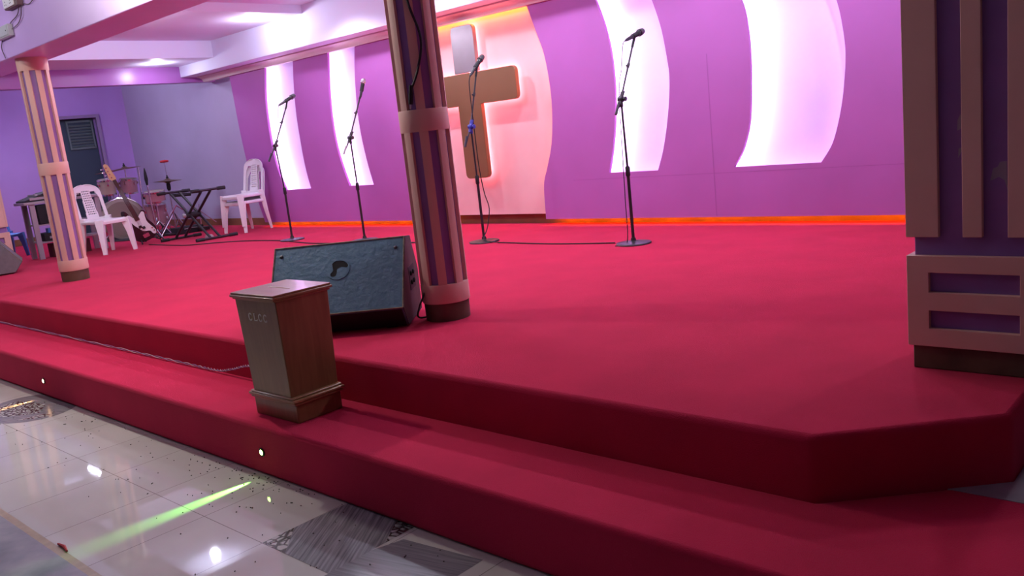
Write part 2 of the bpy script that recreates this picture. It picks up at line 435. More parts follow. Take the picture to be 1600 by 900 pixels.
# orange led under the cladding (throws light on the skirting)
for x0, x1, w in ((-10.78,-7.14,'left'), (-5.56,-.95,'right')):
    tag(MB().box2((x0,6.555,.085),(x1,6.57,.098)).build('orange_strip_light', LEDO, loc=(0,0,Z0)),
        'orange strip light along the skirting %s of the cross' % w, 'strip light', 'orange skirting strip lights')
# orange strips up the edges of the cross recess
for C_, dx, w in ((CL,-.05,'left'),(CR,.05,'right')):
    tag(MB().tube(smooth_curve([(p[0]+dx,6.575,p[1]) for p in C_ if p[1] < 2.15 and p[1] > .08],4), .006, 6).build('orange_strip_light', EDGELED, loc=(0,0,Z0)),
        'thin orange edge light down the %s side of the pink cross recess' % w, 'strip light', 'orange recess edge lights')

tag(MB().box2((-7.22,6.545,2.135),(-5.62,6.56,2.147)).build('orange_strip_light', LEDO2, loc=(0,0,Z0)),
    'orange strip light under the cornice above the cross', 'strip light')
# the cross
t = thing('wall_cross', 'large bronze cross with glowing pink outline on the pink backboard', 'cross', (-6.43,6.44,.514))
t.scale = (1.0126,)*3
def rrect(x0, y0, x1, y1, r, n=5):
    pts = []
    for cx_, cy_, a in ((x1-r,y0+r,-90),(x1-r,y1-r,0),(x0+r,y1-r,90),(x0+r,y0+r,180)):
        for i in range(n+1):
            t_ = rad(a+90*i/n); pts.append((cx_+r*math.cos(t_), cy_+r*math.sin(t_)))
    return pts
XZ = Matrix(((1,0,0,0),(0,0,-1,.05),(0,1,0,0),(0,0,0,1)))
def corner(cx_, cy_, a, r=.05, n=4):
    return [(cx_+r*math.cos(rad(a+90*i/n)), cy_+r*math.sin(rad(a+90*i/n))) for i in range(n+1)]
o = corner(.115,.05,-90) + [(.165,.75)] + corner(.62,.80,-90) + corner(.62,1.02,0) + [(.165,1.07),(-.165,1.07)] + corner(-.62,1.02,90) + corner(-.62,.80,180) + [(-.165,.75)] + corner(-.115,.05,180)
MB().poly([o], .05, XZ).build('cross_body', GOLD, t, bevel=.004)
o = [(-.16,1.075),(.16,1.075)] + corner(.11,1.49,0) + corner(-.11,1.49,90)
u = MB().poly([o], .05, XZ).build('upper_arm', SHEENG, t, bevel=.004); u['label'] = 'top arm of the cross, coloured grey for its glossy reflection'
out = [(.045,.03),(.045,.775),(.55,.775),(.55,1.045),(.045,1.045),(.045,1.51),(-.045,1.51),(-.045,1.045),(-.55,1.045),(-.55,.775),(-.045,.775),(-.045,.03),(.045,.03)]
for i in range(len(out)-1):
    MB().tube([(out[i][0],.108,out[i][1]),(out[i+1][0],.108,out[i+1][1])], .008, 6).build('led_strip', LEDP, t)
for a, c in (((-.12,.05,.25),(-.06,.155,.29)),((-.12,.05,1.2),(-.06,.155,1.24))): MB().box2(a, c).build('wall_bracket', BLACKM, t)

# door in left wall
b = MB(); b.box2((-15.02,5.17,0),(-14.96,5.22,1.97)).box2((-15.02,6.15,0),(-14.96,6.20,1.97)).box2((-15.02,5.22,1.92),(-14.96,6.15,1.97))
dr = struct('door_1', MB().box2((-15.13,5.23,0),(-15.09,6.14,1.91)), DOORM, 'dark teal door with louvred vent panel in the lilac wall', 'door')
b.build('door_frame', DOORF, dr)
b = MB()
for k in range(8): b.box((-15.075, 5.90, 1.47+.048*k), (.012,.36,.026), Matrix.Rotation(rad(35),3,'Y'))
b.build('louvre_vent', DOORL, dr)
MB().box2((-15.10,5.71,1.42),(-15.06,6.10,1.45)).box2((-15.10,5.71,1.86),(-15.06,6.10,1.89)).box2((-15.10,5.69,1.42),(-15.06,5.715,1.89)).box2((-15.10,6.085,1.42),(-15.06,6.11,1.89)).build('vent_frame', DOORL, dr)
MB().box2((-15.30,5.2,0),(-15.28,6.2,2)).build('dark_backing', HOLE, dr)

# ------------------------------------------------------------------ columns
def column(x, y, label, rot=0.):
    t = thing('round_column', label, 'column', (x, y, 0), rot, 'round stage columns')
    MB().lathe([(.112,.0),(.112,2.13)], seg=32).build('shaft', PURP, t)
    MB().lathe([(.124,0),(.126,.1),(.11,.102)], seg=32).build('base', COLBASE, t)
    def band(z0, z1): MB().lathe([(.11,z0),(.132,z0),(.134,z0+.006),(.134,z1-.006),(.132,z1),(.11,z1)], seg=40).build('band', PEACH, t, smooth=True)
    band(.10,.205); band(1.03,1.145); band(2.0,2.125)
    n = 8
    for z0, z1 in ((.2,1.035),(1.14,2.005)):
        for k in range(n):
            a = 2*math.pi*k/n; w = 2*math.pi/n*.235
            b = MB(); pts = []
            for r in (.108,.132):
                row = [(r*math.cos(a+w*(i/4-.5)*2), r*math.sin(a+w*(i/4-.5)*2)) for i in range(5)]
                pts += row if r > .12 else row[::-1]
            b.poly([pts], z1-z0, Matrix.Translation((0,0,z0))).build('strip', PEACH, t)
    return t
column(-3.50, 3.15, 'round column with peach strips rising beside the large floor monitor', rad(-1))
column(-8.85, 3.15, 'brightly lit round peach column near the left plastic chair', rad(-3))

def pillar(x0, label):
    t = thing('square_pillar', label, 'pillar', (x0+.21, 3.31, 0), 0, 'square stage pillars')
    w = .19
    MB().box2((-w,-w,.0),(w,w,2.12)).build('core', PURP, t, bevel=.004)
    MB().box2((-w-.008,-w-.012,0),(w+.008,w+.012,.09)).build('base', COLBASE, t, bevel=.004)
    # lower panel with two slots on each face
    for k in range(4):
        Rm = Matrix.Rotation(math.pi/2*k, 4, 'Z') @ Matrix(((1,0,0,0),(0,0,-1,-w),(0,1,0,0),(0,0,0,1)))
        ww = w+.022 if k % 2 == 0 else w
        b = MB(); b.poly([[(-ww,.085),(ww,.085),(ww,.41),(-ww,.41)], [(-.14,.15),(.14,.15),(.14,.215),(-.14,.215)], [(-.14,.28),(.14,.28),(.14,.35),(-.14,.35)]], .022, Rm)
        b.build('slotted_panel', PEACH, t, bevel=.002)
        for xa, xb in ((-w-.022 if k % 2 == 0 else -w,-.105),(-.03,.03),(.105,w+.022 if k % 2 == 0 else w)):
            c = MB(); c.poly([[(xa,.475),(xb,.475),(xb,2.115),(xa,2.115)]], .022, Rm)
            c.build('strip', PEACH, t, bevel=.002)
    return t
pl = pillar(-1.02, 'dark square pillar with two purple slots at the right stage edge')
dup(pl, (-11.95, 3.31, 0), 0, 'pink lit square pillar at the far left edge behind the grey wedge', 'square stage pillars')
FLAKE = mat('bare_plaster', (.34, .30, .38), .8)
for pts in ([(.050,.66),(.058,.70),(.072,.705),(.078,.72),(.098,.722),(.099,.63),(.092,.66),(.075,.672),(.062,.665)], [(-.048,.83),(-.036,.835),(-.032,.87),(-.036,.885),(-.046,.865)], [(-.046,.74),(-.033,.765),(-.032,.775),(-.044,.77)]):
    MB().poly([pts], .0012, Matrix(((1,0,0,0),(0,0,-1,-.19),(0,1,0,0),(0,0,0,1)))).build('paint_chip', FLAKE, pl)
# ------------------------------------------------------------------ lights in the ceiling
def downlight(x, y, z, label, e, col=(1,.9,1), cone=0):
    t = thing('downlight', label, 'ceiling light', (x, y, z), 0, 'recessed ceiling downlights')
    MB().lathe([(.045,-.001),(.058,-.008),(.062,-.003),(.062,.002)], seg=28).build('trim_ring', WHITEP, t)
    MB().lathe([(0,-.006),(.03,-.006),(.046,-.002),(.046,0)], seg=24).build('lens', DISC, t)
    if cone: light('downlight_lamp', 'SPOT', (0,0,-.075), e, col, t, shadow_soft_size=.05, spot_size=rad(cone), spot_blend=.5)
    else: light('downlight_lamp', 'POINT', (0,0,-.075), e, col, t, shadow_soft_size=.05)
DLC = (.80, .84, 1.)
downlight(-11.36, 5.6, 2.35, 'recessed downlight in the purple soffit beside the header beam', 7, DLC)
downlight(-8.97, 4.07, 2.57, 'recessed downlight in the pink ceiling close behind the front beam', 30, DLC)
downlight(-3.2, 4.07, 2.66, 'added unseen downlight in the stage ceiling between the beam and the rightmost microphone', 22, DLC)  # added lamp, lifts the deck on the right
downlight(-5.6, 4.07, 2.66, 'added unseen downlight in the stage ceiling between the beam and the cross', 38, DLC)  # extra lamp put in to brighten the middle of the deck
downlight(-9.1, 5.75, 2.57, 'recessed downlight in the pink ceiling next to the white bulkhead', 13, DLC)
for x, l in ((-7.8,'above the second lit panel'),(-6.35,'above the cross'),(-4.9,'left of the rightmost microphone'),(-3.45,'right of the rightmost microphone'),(-2.0,'above the widest lit panel'),(-.6,'behind the square pillar')):
    downlight(x, 5.55, 2.66, 'recessed downlight in the stage ceiling ' + l, 44, DLC, 146)

# hall lamp in front of the beam (out of the picture, lights the step and floor)
t = thing('hall_bulb', 'bare bulb hanging from the hall ceiling before the front beam', 'lamp', (-5.55, 2.35, 2.62))
MB().sphere((0,0,0), .05).build('bulb', BULB, t); MB().lathe([(.02,.04),(.024,.09),(.008,.1),(.006,.93)], seg=12).build('holder', BLACKP, t)
light('hall_bulb_lamp', 'POINT', (0,0,-.055), 118, (1,.93,.84), t, shadow_soft_size=.06)
t = thing('hall_bulb', 'added unseen fill bulb at the left of the hall near the round column', 'lamp', (-9.4, 1.1, 2.9))  # added fill lamp for the beam face, left tread and tiles
MB().sphere((0,0,0), .05).build('bulb', BULB, t); MB().lathe([(.02,.04),(.024,.09),(.008,.1),(.006,.65)], seg=12).build('holder', BLACKP, t)
light('hall_bulb_lamp', 'POINT', (0,0,-.055), 80, (.92,.93,1.), t, shadow_soft_size=.06)
# tube in the alcove
t = thing('tube_lamp', 'fluorescent tube lamp above the drum alcove', 'lamp', (-13.1, 4.4, 2.5))
MB().tube([(-.3,0,-.03),(.3,0,-.03)], .014, 10).build('tube', TUBE, t); MB().box2((-.32,-.02,-.01),(.32,.02,.03)).build('batten', WHITEP, t)

# step lights
def steplight(x, label, lens, col, e, tgt):
    t = thing('step_light', label, 'step light', (x, 1.88, -.335), 0, 'round lights in the lower riser')
    R_ = Matrix.Rotation(rad(90), 4, 'X')
    MB().lathe([(.012,-.002),(.021,.002),(.022,.006),(.019,.007)], R_, 20).build('bezel', BLACKM, t)
    MB().lathe([(0,.010),(.010,.009),(.015,.005),(.0155,0)], R_, 18).build('lens', lens, t)
    l = light('step_light_lamp', 'SPOT', (0,-.02,0), e, col, t, spot_size=rad(84), spot_blend=1., shadow_soft_size=.004); l.scale = (.17, 1, 1)
    d = V(tgt) - V((x, 1.86, -.335)); l.rotation_euler = d.to_track_quat('-Z','Y').to_euler()
steplight(-3.471, 'round green light glowing in the lower red riser', LEDG, (.25,1,.12), 32, (-3.475, 1.58, -.45))
steplight(-6.224, 'small amber light glowing in the lower red riser at left', LEDA, (1,.5,.2), 30, (-6.235, 1.58, -.45))

# ================================================================== THINGS
# ---------------------------------------------------------------- chairs
def make_chair(m, label, loc, rz, group):
    t = thing('plastic_chair', label, 'chair', loc, rz, group)
    def seat(u, v):
        x = (u-.5)*2; y = v
        hw = .205 - .02*(1-v)
        drop = .055*max(0, (v-.88)/.12)**2 + .03*max(0, abs(x)-.88)/.12*.6
        return V((x*hw, -.19+.40*v, .425 - .018*(1-x*x)*math.sin(math.pi*v) - drop))
    MB().sheet(seat, 24, 24).build('seat', m, t, solid=.008)
    b = MB()
    b.tube([(-.20,.20,.395),(.20,.20,.395)], .018, 8, flat=.5).tube([(-.203,-.18,.40),(-.203,.2,.40)], .018, 8, flat=.5).tube([(.203,-.18,.40),(.203,.2,.40)], .018, 8, flat=.5).tube([(-.19,-.19,.40),(.19,-.19,.40)], .018, 8, flat=.5)
    b.build('seat_rim', m, t)
    def halfw(v):
        w = .206 - .012*v
        if v > .74: w *= max(0, 1-((v-.74)/.262)**2.6)**.45
        return w
    def back(u, v):
        x = (u-.5)*2; w = halfw(v)
        return V((x*w, -.185 - .10*v - .035*(1-(x)**2)*.6 , .40+.475*v))
    def mask(u, v):
        a = abs(u-.5)*2
        inner = .40 - .0*v
        if .10 < v < .80:
            top = .80 - .10*max(0, (a-.5))
            if .29+.12*(1-v) < a < .79 and v < .80-.9*max(0, a-.62): return False
        if a < .25+.05*v and .17 < v < .86:
            r = (v-.17)/.06; s_ = (u-.5+.18)/.36*6
            if (r % 1) > .45 and (s_ % 1) > .38: return False
        return True
    MB().sheet(back, 50, 66, mask).build('backrest', m, t, solid=.009)
    for sx in (-1, 1):
        b = MB(); b.tube([(sx*.175,.165,.42),(sx*.195,.190,.25),(sx*.213,.213,0)], [.075,.052,.034], 4, flat=.8); b.build('leg', m, t, bevel=.004)
        b = MB(); b.tube([(sx*.18,-.18,.46),(sx*.19,-.20,.25),(sx*.205,-.235,0)], [.055,.042,.027], 4, flat=.8); b.build('leg', m, t, bevel=.004)
    return t
ch = make_chair(WPLASTIC, 'single white plastic chair standing between the left column and the drums', (-11.10, 4.42, 0), rad(-78), 'white plastic chairs')
dup(ch, (-10.66, 6.13, 0), rad(188), 'lower white plastic chair of the stack against the purple wall', 'white plastic chairs')
dup(ch, (-10.66, 6.115, .085), rad(188), 'upper white plastic chair of the stack against the purple wall', 'white plastic chairs')
bc = make_chair(BPLASTIC, 'small blue plastic chair beside the mixer table', (-13.0, 3.84, 0), rad(-80), None)
bc.scale = (.78,.78,.76)

# ---------------------------------------------------------------- microphone stands
def mic_stand(x, y, jz, jy, top, tail, mic0, mic1, lab, mlab, grille=GRILLE, clampm=BLACKM, silver=False):
    t = thing('microphone_stand', 'black boom microphone stand ' + lab, 'microphone stand', (x, y, 0), 0, 'boom microphone stands')
    MB().lathe([(.0,.0),(.138,.0),(.14,.006),(.136,.013),(.05,.020),(.022,.028),(.018,.05),(0,.05)], seg=36).build('base', BLACKM, t)
    pj = V((0, jy-y, jz))
    MB().tube([(0,0,.03),(0,0,.56)], .0125, 12).build('lower_pole', BLACKM, t)
    MB().lathe([(.013,.53),(.018,.54),(.018,.60),(.012,.61)], seg=14).build('clutch', RUBBER, t)
    MB().tube([(0,0,.58), pj], .0085, 10).build('upper_pole', BLACKM, t)
    T = V((0, top[0]-y, top[1])); E_ = V((0, tail[0]-y, tail[1]))
    d = (T-E_).normalized()
    Rj = Matrix.Translation(pj) @ Matrix.Rotation(rad(90), 4, 'Y')
    b = MB(); b.lathe([(.0,-.02),(.022,-.02),(.024,-.01),(.024,.01),(.022,.02),(0,.02)], Rj, 18)
    b.tube([pj-V((0,0,.06)), pj-V((0,0,.01))], .014, 10); b.tube([pj-d*.05, pj+d*.06], .016, 10)
    kn = b.build('boom_clamp', clampm, t)
    MB().lathe([(0,.02),(.012,.02),(.018,.035),(.018,.045),(0,.048)], Rj, 12).build('knob', clampm, t)
    MB().tube([pj+d*.05, pj+d*.05+V((0,.025,.012))], .009, 8).build('wing_screw', clampm, t)
    MB().tube([E_, pj, T], .0075, 10).build('boom', BLACKM, t)
    MB().tube([E_, E_+d*.10], .011, 10).build('counterweight', GREYM if silver else BLACKM, t)
    m0 = pj + (T-pj)*.62
    MB().tube([m0-d*.012, m0+d*.02], .012, 10).tube([m0, m0+V((0,-.022,.004))], .008, 8).build('boom_collar', BLACKM, t)
    A = V((0, mic0[0]-y, mic0[1])); B = V((0, mic1[0]-y, mic1[1])); md = (B-A).normalized()
    cm = A + (B-A)*.52
    b = MB(); b.tube([T-d*.01, T+d*.03], .010, 10); b.tube([T+d*.02, cm], .010, 8); b.tube([cm-md*.035, cm+md*.035], .020, 12)
    b.build('clip', RUBBER, t)
    k = thing('microphone', 'handheld microphone ' + mlab, 'microphone', (x, y, 0), 0, 'microphones on boom stands')
    L = (B-A).length
    Q = Matrix.Translation(A) @ md.to_track_quat('Z','Y').to_matrix().to_4x4()
    MB().lathe([(0,0),(.009,0),(.010,.01),(.0125,.02),(.017,L*.62),(.021,L*.72),(.021,L*.74),(0,L*.74)], Q, 18).build('body', BLACKM, k)
    MB().lathe([(0,L*.73),(.021,L*.73),(.026,L*.78),(.027,L*.86),(.022,L*.96),(.012,L*1.0),(0,L*1.01)], Q, 20).build('grille', grille, k)
    MB().lathe([(.0225,L*.75),(.028,L*.755),(.028,L*.79),(.0255,L*.80)], Q, 20).build('grille_ring', BLACKM if not silver else CHROME, k)
    return t
S1 = mic_stand(-8.6,5.48, 1.085,5.447, (5.66,1.49), (5.335,.92), (5.575,1.53), (5.81,1.635), 'in front of the leftmost lit panel', 'on the stand nearest the stacked chairs')
S2 = mic_stand(-7.28,5.51, 1.075,5.504, (5.70,1.47), (5.394,.915), (5.706,1.47), (5.786,1.665), 'rising behind the big floor monitor', 'pointing almost straight up above the big floor monitor', SILVERG, BLACKM, True)
S3 = mic_stand(-5.52,5.52, 1.045,5.515, (5.655,1.49), (5.415,.873), (5.58,1.49), (5.775,1.665), 'with a blue clamp in front of the cross', 'in front of the cross', GRILLE, BLUEP)
S4 = mic_stand(-3.87,5.52, 1.12,5.509, (5.72,1.515), (5.428,1.01), (5.635,1.555), (5.885,1.63), 'standing farthest right, nearest the square pillar', 'on the stand farthest right')
def cable(pts, r, m, label, n=6, name='cable', grp=None):
    return tag(MB().tube(smooth_curve(pts, n), r, 6).build(name, m, loc=(0,0,Z0)), label, 'cable', grp)
cable([(-8.6,5.575,1.53),(-8.6,5.555,1.47),(-8.6,5.54,1.39)], .0035, BLACKP, 'short dark cable dangling from the microphone nearest the stacked chairs', name='microphone_cable')
cable([(-3.87,5.635,1.555),(-3.87,5.59,1.52),(-3.87,5.55,1.35),(-3.875,5.50,1.18),(-3.885,5.49,.7),(-3.895,5.49,.35),(-3.90,5.475,.02),(-3.95,5.38,.006)], .0035, BLACKP, 'thin cable hanging down the rightmost microphone stand', name='microphone_cable')
cable([(-5.52,5.58,1.49),(-5.52,5.555,1.40),(-5.515,5.55,1.1),(-5.505,5.545,.7),(-5.49,5.56,.45),(-5.47,5.58,.3),(-5.49,5.55,.13),(-5.47,5.47,.03),(-5.3,5.47,.006)], .0045, BLACKP, 'black cable running down the stand in front of the cross', name='microphone_cable')
cable([(-5.3,5.47,.006),(-4.62,5.44,.006),(-4.05,5.52,.006)], .005, BLACKP, 'dark floor cable between the two right microphone stands', name='floor_cable', grp='cables on the stage carpet')
cable([(-11.2,4.97,.006),(-10.6,4.96,.006),(-10.15,5.0,.006),(-9.87,5.17,.006),(-9.47,5.33,.006),(-8.81,5.40,.006),(-8.3,5.33,.006),(-7.76,5.27,.006),(-6.47,5.40,.006),(-5.7,5.36,.006)], .006, BLACKP, 'long dark floor cable from the keyboard stand past the left microphone stands', name='floor_cable', grp='cables on the stage carpet')
# twisted pair along the upper riser
for ph, m, l in ((0, PURPCAB, 'dark purple strand of the twisted wires along the upper riser'), (math.pi, mat('pale_wire', (.42,.25,.32), .5), 'pale strand of the twisted wires along the upper riser')):
    base = smooth_curve([(-12.0,2.312,-.199),(-8.45,2.314,-.199),(-6.2,2.31,-.198),(-5.0,2.305,-.197),(-4.6,2.30,-.195),(-4.42,2.30,-.17),(-4.24,2.30,-.13),(-4.05,2.30,-.12)], 40)
    pts = [p + V((0, -.008+.005*math.cos(i*.55+ph), .004+.005*math.sin(i*.55+ph))) for i, p in enumerate(base)]
    tag(MB().tube(pts, .0032, 5).build('twisted_wire', m, loc=(0,0,Z0)), l, 'cable', 'twisted wires along the upper riser')

# ---------------------------------------------------------------- offering box
t = thing('offering_box', 'varnished wooden offering box lettered CLCC on the lower step', 'box', (-3.474, 2.108, -.207))
t.scale = (1,1,.985)
def rbox(x, y, z0, z1): return MB().box2((-x,-y,z0),(x,y,z1))
rbox(.178,.122,0,.095).build('plinth', WOOD, t, bevel=.004)
b = MB(); b.box2((-.195,-.14,.10),(.195,.14,.114)); b.box2((-.188,-.133,.086),(.188,.133,.10)).box2((-.178,-.137,.114),(.178,.137,.124))
b.build('base_moulding', WOODTOP, t, bevel=.006)
MB().box((0,0,.35), (.315,.258,.46), taper=1.09).build('body', WOOD, t, bevel=.004)
b = MB(); b.box2((-.185,-.160,.585),(.185,.160,.598)); b.box2((-.178,-.150,.575),(.178,.150,.586))
b.build('lid_moulding', WOODTOP, t, bevel=.004)
b = MB(); b.poly([[(-.18,-.155),(.18,-.155),(.18,.155),(-.18,.155)], [(-.088,-.008),(.088,-.008),(.088,.001),(-.088,.001)]], .010, Matrix.Translation((0,0,.598)))
lid = b.build('lid', WOODTOP, t, bevel=.003)
MB().box2((-.088,-.008,.5985),(.088,.001,.5995)).build('coin_slot', HOLE, lid)
b = MB(); yl = -.1385
def stroke(p, r=.0024): b.tube([(x, yl, z) for x, z in p], r, 6)
def cee(cx_, cz, w, h):
    stroke([(cx_+w*math.cos(rad(a)), cz+h*math.sin(rad(a))) for a in range(42, 321, 14)], .0030)
    stroke([(cx_+w*.74, cz+h*.95),(cx_+w*.76, cz+h*.40)], .0016); stroke([(cx_+w*.74, cz-h*.95),(cx_+w*.76, cz-h*.45)], .0016)
zc = .495
cee(-.060, zc, .0125, .0165)
stroke([(-.026,zc+.0165),(-.026,zc-.0165)], .0026); stroke([(-.0275,zc-.0155),(-.004,zc-.0155)], .0024); stroke([(-.032,zc+.0165),(-.020,zc+.0165)], .0018); stroke([(-.0045,zc-.0165),(-.0035,zc-.008)], .0018)
cee(.024, zc, .0125, .0165); cee(.066, zc, .0125, .0165)
l = b.build('lettering', mat('silver_letters', (.80,.76,.68), .4, .2), t); l['label'] = 'small pale letters CLCC'

# ---------------------------------------------------------------- floor monitors
def monitor(label, loc, rz, L, m, dark):
    t = thing('floor_monitor', label, 'floor monitor speaker', loc, rz, None)
    prof = [(.0,.012),(-.085,.122),(.195,.475),(.335,.46),(.45,.25),(.43,.012)]
    PM = Matrix(((0,0,1,-L),(1,0,0,0),(0,1,0,0),(0,0,0,1)))
    bb = MB(); bb.poly([prof], L, PM)
    cab = bb.build('cabinet', m, t, bevel=.007)
    # rear panel frame
    p0, p1 = V((0,-.085,.122)), V((0,.195,.475)); d = (p1-p0).normalized(); n = V((0,-d.z,d.y))
    def on(u, w, off=0): return V((-L+u, 0, 0)) + p0 + d*w + n*off
    H = (p1-p0).length
    # undercut lower board
    q0 = V((0,0,.012)); q1 = V((0,-.085,.122)); dd = (q1-q0).normalized(); nn = V((0,-dd.z,dd.y))
    b2 = MB(); b2.face([V((-L+.012,0,0))+q0+nn*.0015, V((-.012,0,0))+q0+nn*.0015, V((-.012,0,0))+q1-dd*.006+nn*.0015, V((-L+.012,0,0))+q1-dd*.006+nn*.0015])
    b2.build('lower_board', dark, t)
    b2 = MB()
    for a, c in ((on(.004,.004),on(L-.004,.004)),(on(L-.004,.004),on(L-.004,H-.004)),(on(.004,H-.004),on(L-.004,H-.004)),(on(.004,.004),on(.004,H-.004))):
        b2.tube([a+n*.0, c+n*.0], .0048, 5)
    b2.build('worn_edge', WEAR, t)
    # handle cup
    U = V((1,0,0)); C0 = on(L*.50, H*.62)
    Mx = Matrix(((U.x,d.x,n.x,C0.x),(U.y,d.y,n.y,C0.y),(U.z,d.z,n.z,C0.z),(0,0,0,1)))
    circ = [(.068*math.cos(2*math.pi*i/32), .068*math.sin(2*math.pi*i/32)) for i in range(32)]
    kid = c2([(-.034,.034),(-.012,.050),(.030,.046),(.056,.022),(.052,.004),(.020,.008),(-.002,-.004),(-.004,-.024),(-.012,-.046),(-.034,-.046),(-.040,-.030),(-.026,-.010),(-.030,.012),(-.034,.034)], 5)[:-1]
    hc = MB().poly([circ, kid], .003, Mx).build('handle_plate', m, t, smooth=False)
    MB().poly([circ], .0012, Mx).build('handle_hole', HOLE, hc)
    for u, w in ((.045,H-.06),(L-.05,H-.07)):
        MB().lathe([(.010,0),(.011,.003),(.006,.006),(0,.006)], Matrix.Translation(on(u,w)) @ n.to_track_quat('Z','Y').to_matrix().to_4x4(), 14).build('bolt', BLACKM, t)
    for u in (.1, L-.1):
        MB().box2((-L+u-.03,.02,0),(-L+u+.03,.41,.013)).build('foot', RUBBER, t)
    MB().poly([[(y, z) for y, z in prof]], .003, Matrix(((0,0,1,-.0015),(1,0,0,0),(0,1,0,0),(0,0,0,1)))).build('side_board', SIDEB, t)
    # jack plate on the right end
    MB().box2((0,.16,.17),(.004,.32,.30)).build('jack_plate', RUBBER, t)
    b2 = MB()
    for yy, zz in ((.20,.26),(.27,.26),(.20,.21),(.27,.21)): b2.lathe([(.013,.003),(.014,.012),(.007,.013),(.007,.004)], Matrix.Translation((.0,yy,zz)) @ Matrix.Rotation(rad(90),4,'Y'), 12)
    b2.build('jack_socket', HOLE, t)
    # grille on the slope facing the performers
    g0, g1 = V((0,.335,.46)), V((0,.45,.25)); gd = (g1-g0).normalized(); gn = V((0,-gd.z,gd.y))*-1
    gn = V((0, .877, .48))
    b2 = MB(); b2.face([V((-L+.03,0,0))+g0+gd*.02+gn*.004, V((-.03,0,0))+g0+gd*.02+gn*.004, V((-.03,0,0))+g1-gd*.02+gn*.004, V((-L+.03,0,0))+g1-gd*.02+gn*.004])
    b2.build('grille', TEALDARK, t)
    return t
mon = monitor('large worn teal floor monitor behind the wooden offering box', (-3.557,2.908,0), rad(39), .745, TEAL, TEALDARK)
monitor('grey floor monitor cut off at the far left stage edge', (-11.05,3.30,0), rad(162), .5, mat('worn_grey_paint', (.15,.14,.15), .5, var=.1, vscale=20, bump=.2), TEALDARK)
cable([(-3.60,3.09,.21),(-3.555,3.07,.22),(-3.53,3.02,.16),(-3.545,2.985,.09),(-3.56,2.99,.03),(-3.60,3.18,.006)], .005, BLACKP, 'black cable plugged into the end of the teal floor monitor', name='speaker_cable')
# cable hung on the column
cable([(-3.41,3.038,2.115),(-3.405,3.042,1.85),(-3.398,3.048,1.68),(-3.373,3.083,1.50),(-3.390,3.054,1.35),(-3.425,3.022,1.25)], .0065, BLACKP, 'black cable hanging down the front of the round column', name='hanging_cable')
hp = thing('cable_plug', 'black jack plug at the end of the cable on the round column', 'plug', (-3.425,3.022,1.25))
MB().tube([(0,0,.02),(-.006,0,-.02),(-.02,-.0,-.075)], [.009,.013,.012], 10).build('plug_body', BLACKP, hp); MB().tube([(-.02,0,-.075),(-.026,0,-.10)], .005, 8).build('plug_tip', CHROME, hp)

# ---------------------------------------------------------------- keyboard stand
t = thing('keyboard_stand', 'black double-braced folding keyboard stand without a keyboard', 'keyboard stand', (-10.8, 5.45, 0))
def sq(p0, p1, w): return MB().tube([p0, p1], w*.7, 4)
for y in (-.07, .06):
    b = MB(); b.tube([(-.40,y,.625),(.43,y+.03,.028)], .017, 8); b.build('brace', BLACKM, t)
    b = MB(); b.tube([(.40,y+.02,.625),(-.44,y-.01,.028)], .017, 8); b.build('brace', BLACKM, t)
def padded(x, y0, y1, z, name):
    b = MB().tube([(x,y0,z),(x,y1,z)], .016, 10); o = b.build(name, BLACKM, t)
    for a, c in ((y0-.01,y0+.10),(y1-.10,y1+.01)): MB().tube([(x,a,z),(x,c,z)], .023, 10).build('rubber_end', RUBBER, o)
padded(-.40,-.24,.20,.64,'top_arm'); padded(.40,-.17,.28,.64,'top_arm'); padded(-.44,-.28,.27,.02,'floor_bar'); padded(.43,-.23,.33,.02,'floor_bar')
MB().tube([(-.38,-.06,.60),(-.38,.20,.585)], .024, 8).build('spare_arm', RUBBER, t)
b = MB(); R_ = Matrix.Translation((0,-.01,.33)) @ Matrix.Rotation(rad(90),4,'X')
b.lathe([(0,-.10),(.04,-.10),(.04,.10),(0,.10)], R_, 16); b.build('hinge', BLACKP, t)
MB().lathe([(0,.10),(.028,.10),(.032,.125),(.02,.14),(0,.14)], R_, 14).build('locking_knob', GREYM, t)
tag(MB().box2((-.055,-.035,0),(.055,.035,.03)).box2((-.045,-.027,.03),(.045,.027,.045)).build('power_adapter', mat('pale_grey_plastic', (.50,.46,.48), .5), loc=(-10.67,5.55,Z0), bevel=.004), 'small pale grey power adapter on the carpet under the keyboard stand', 'adapter')

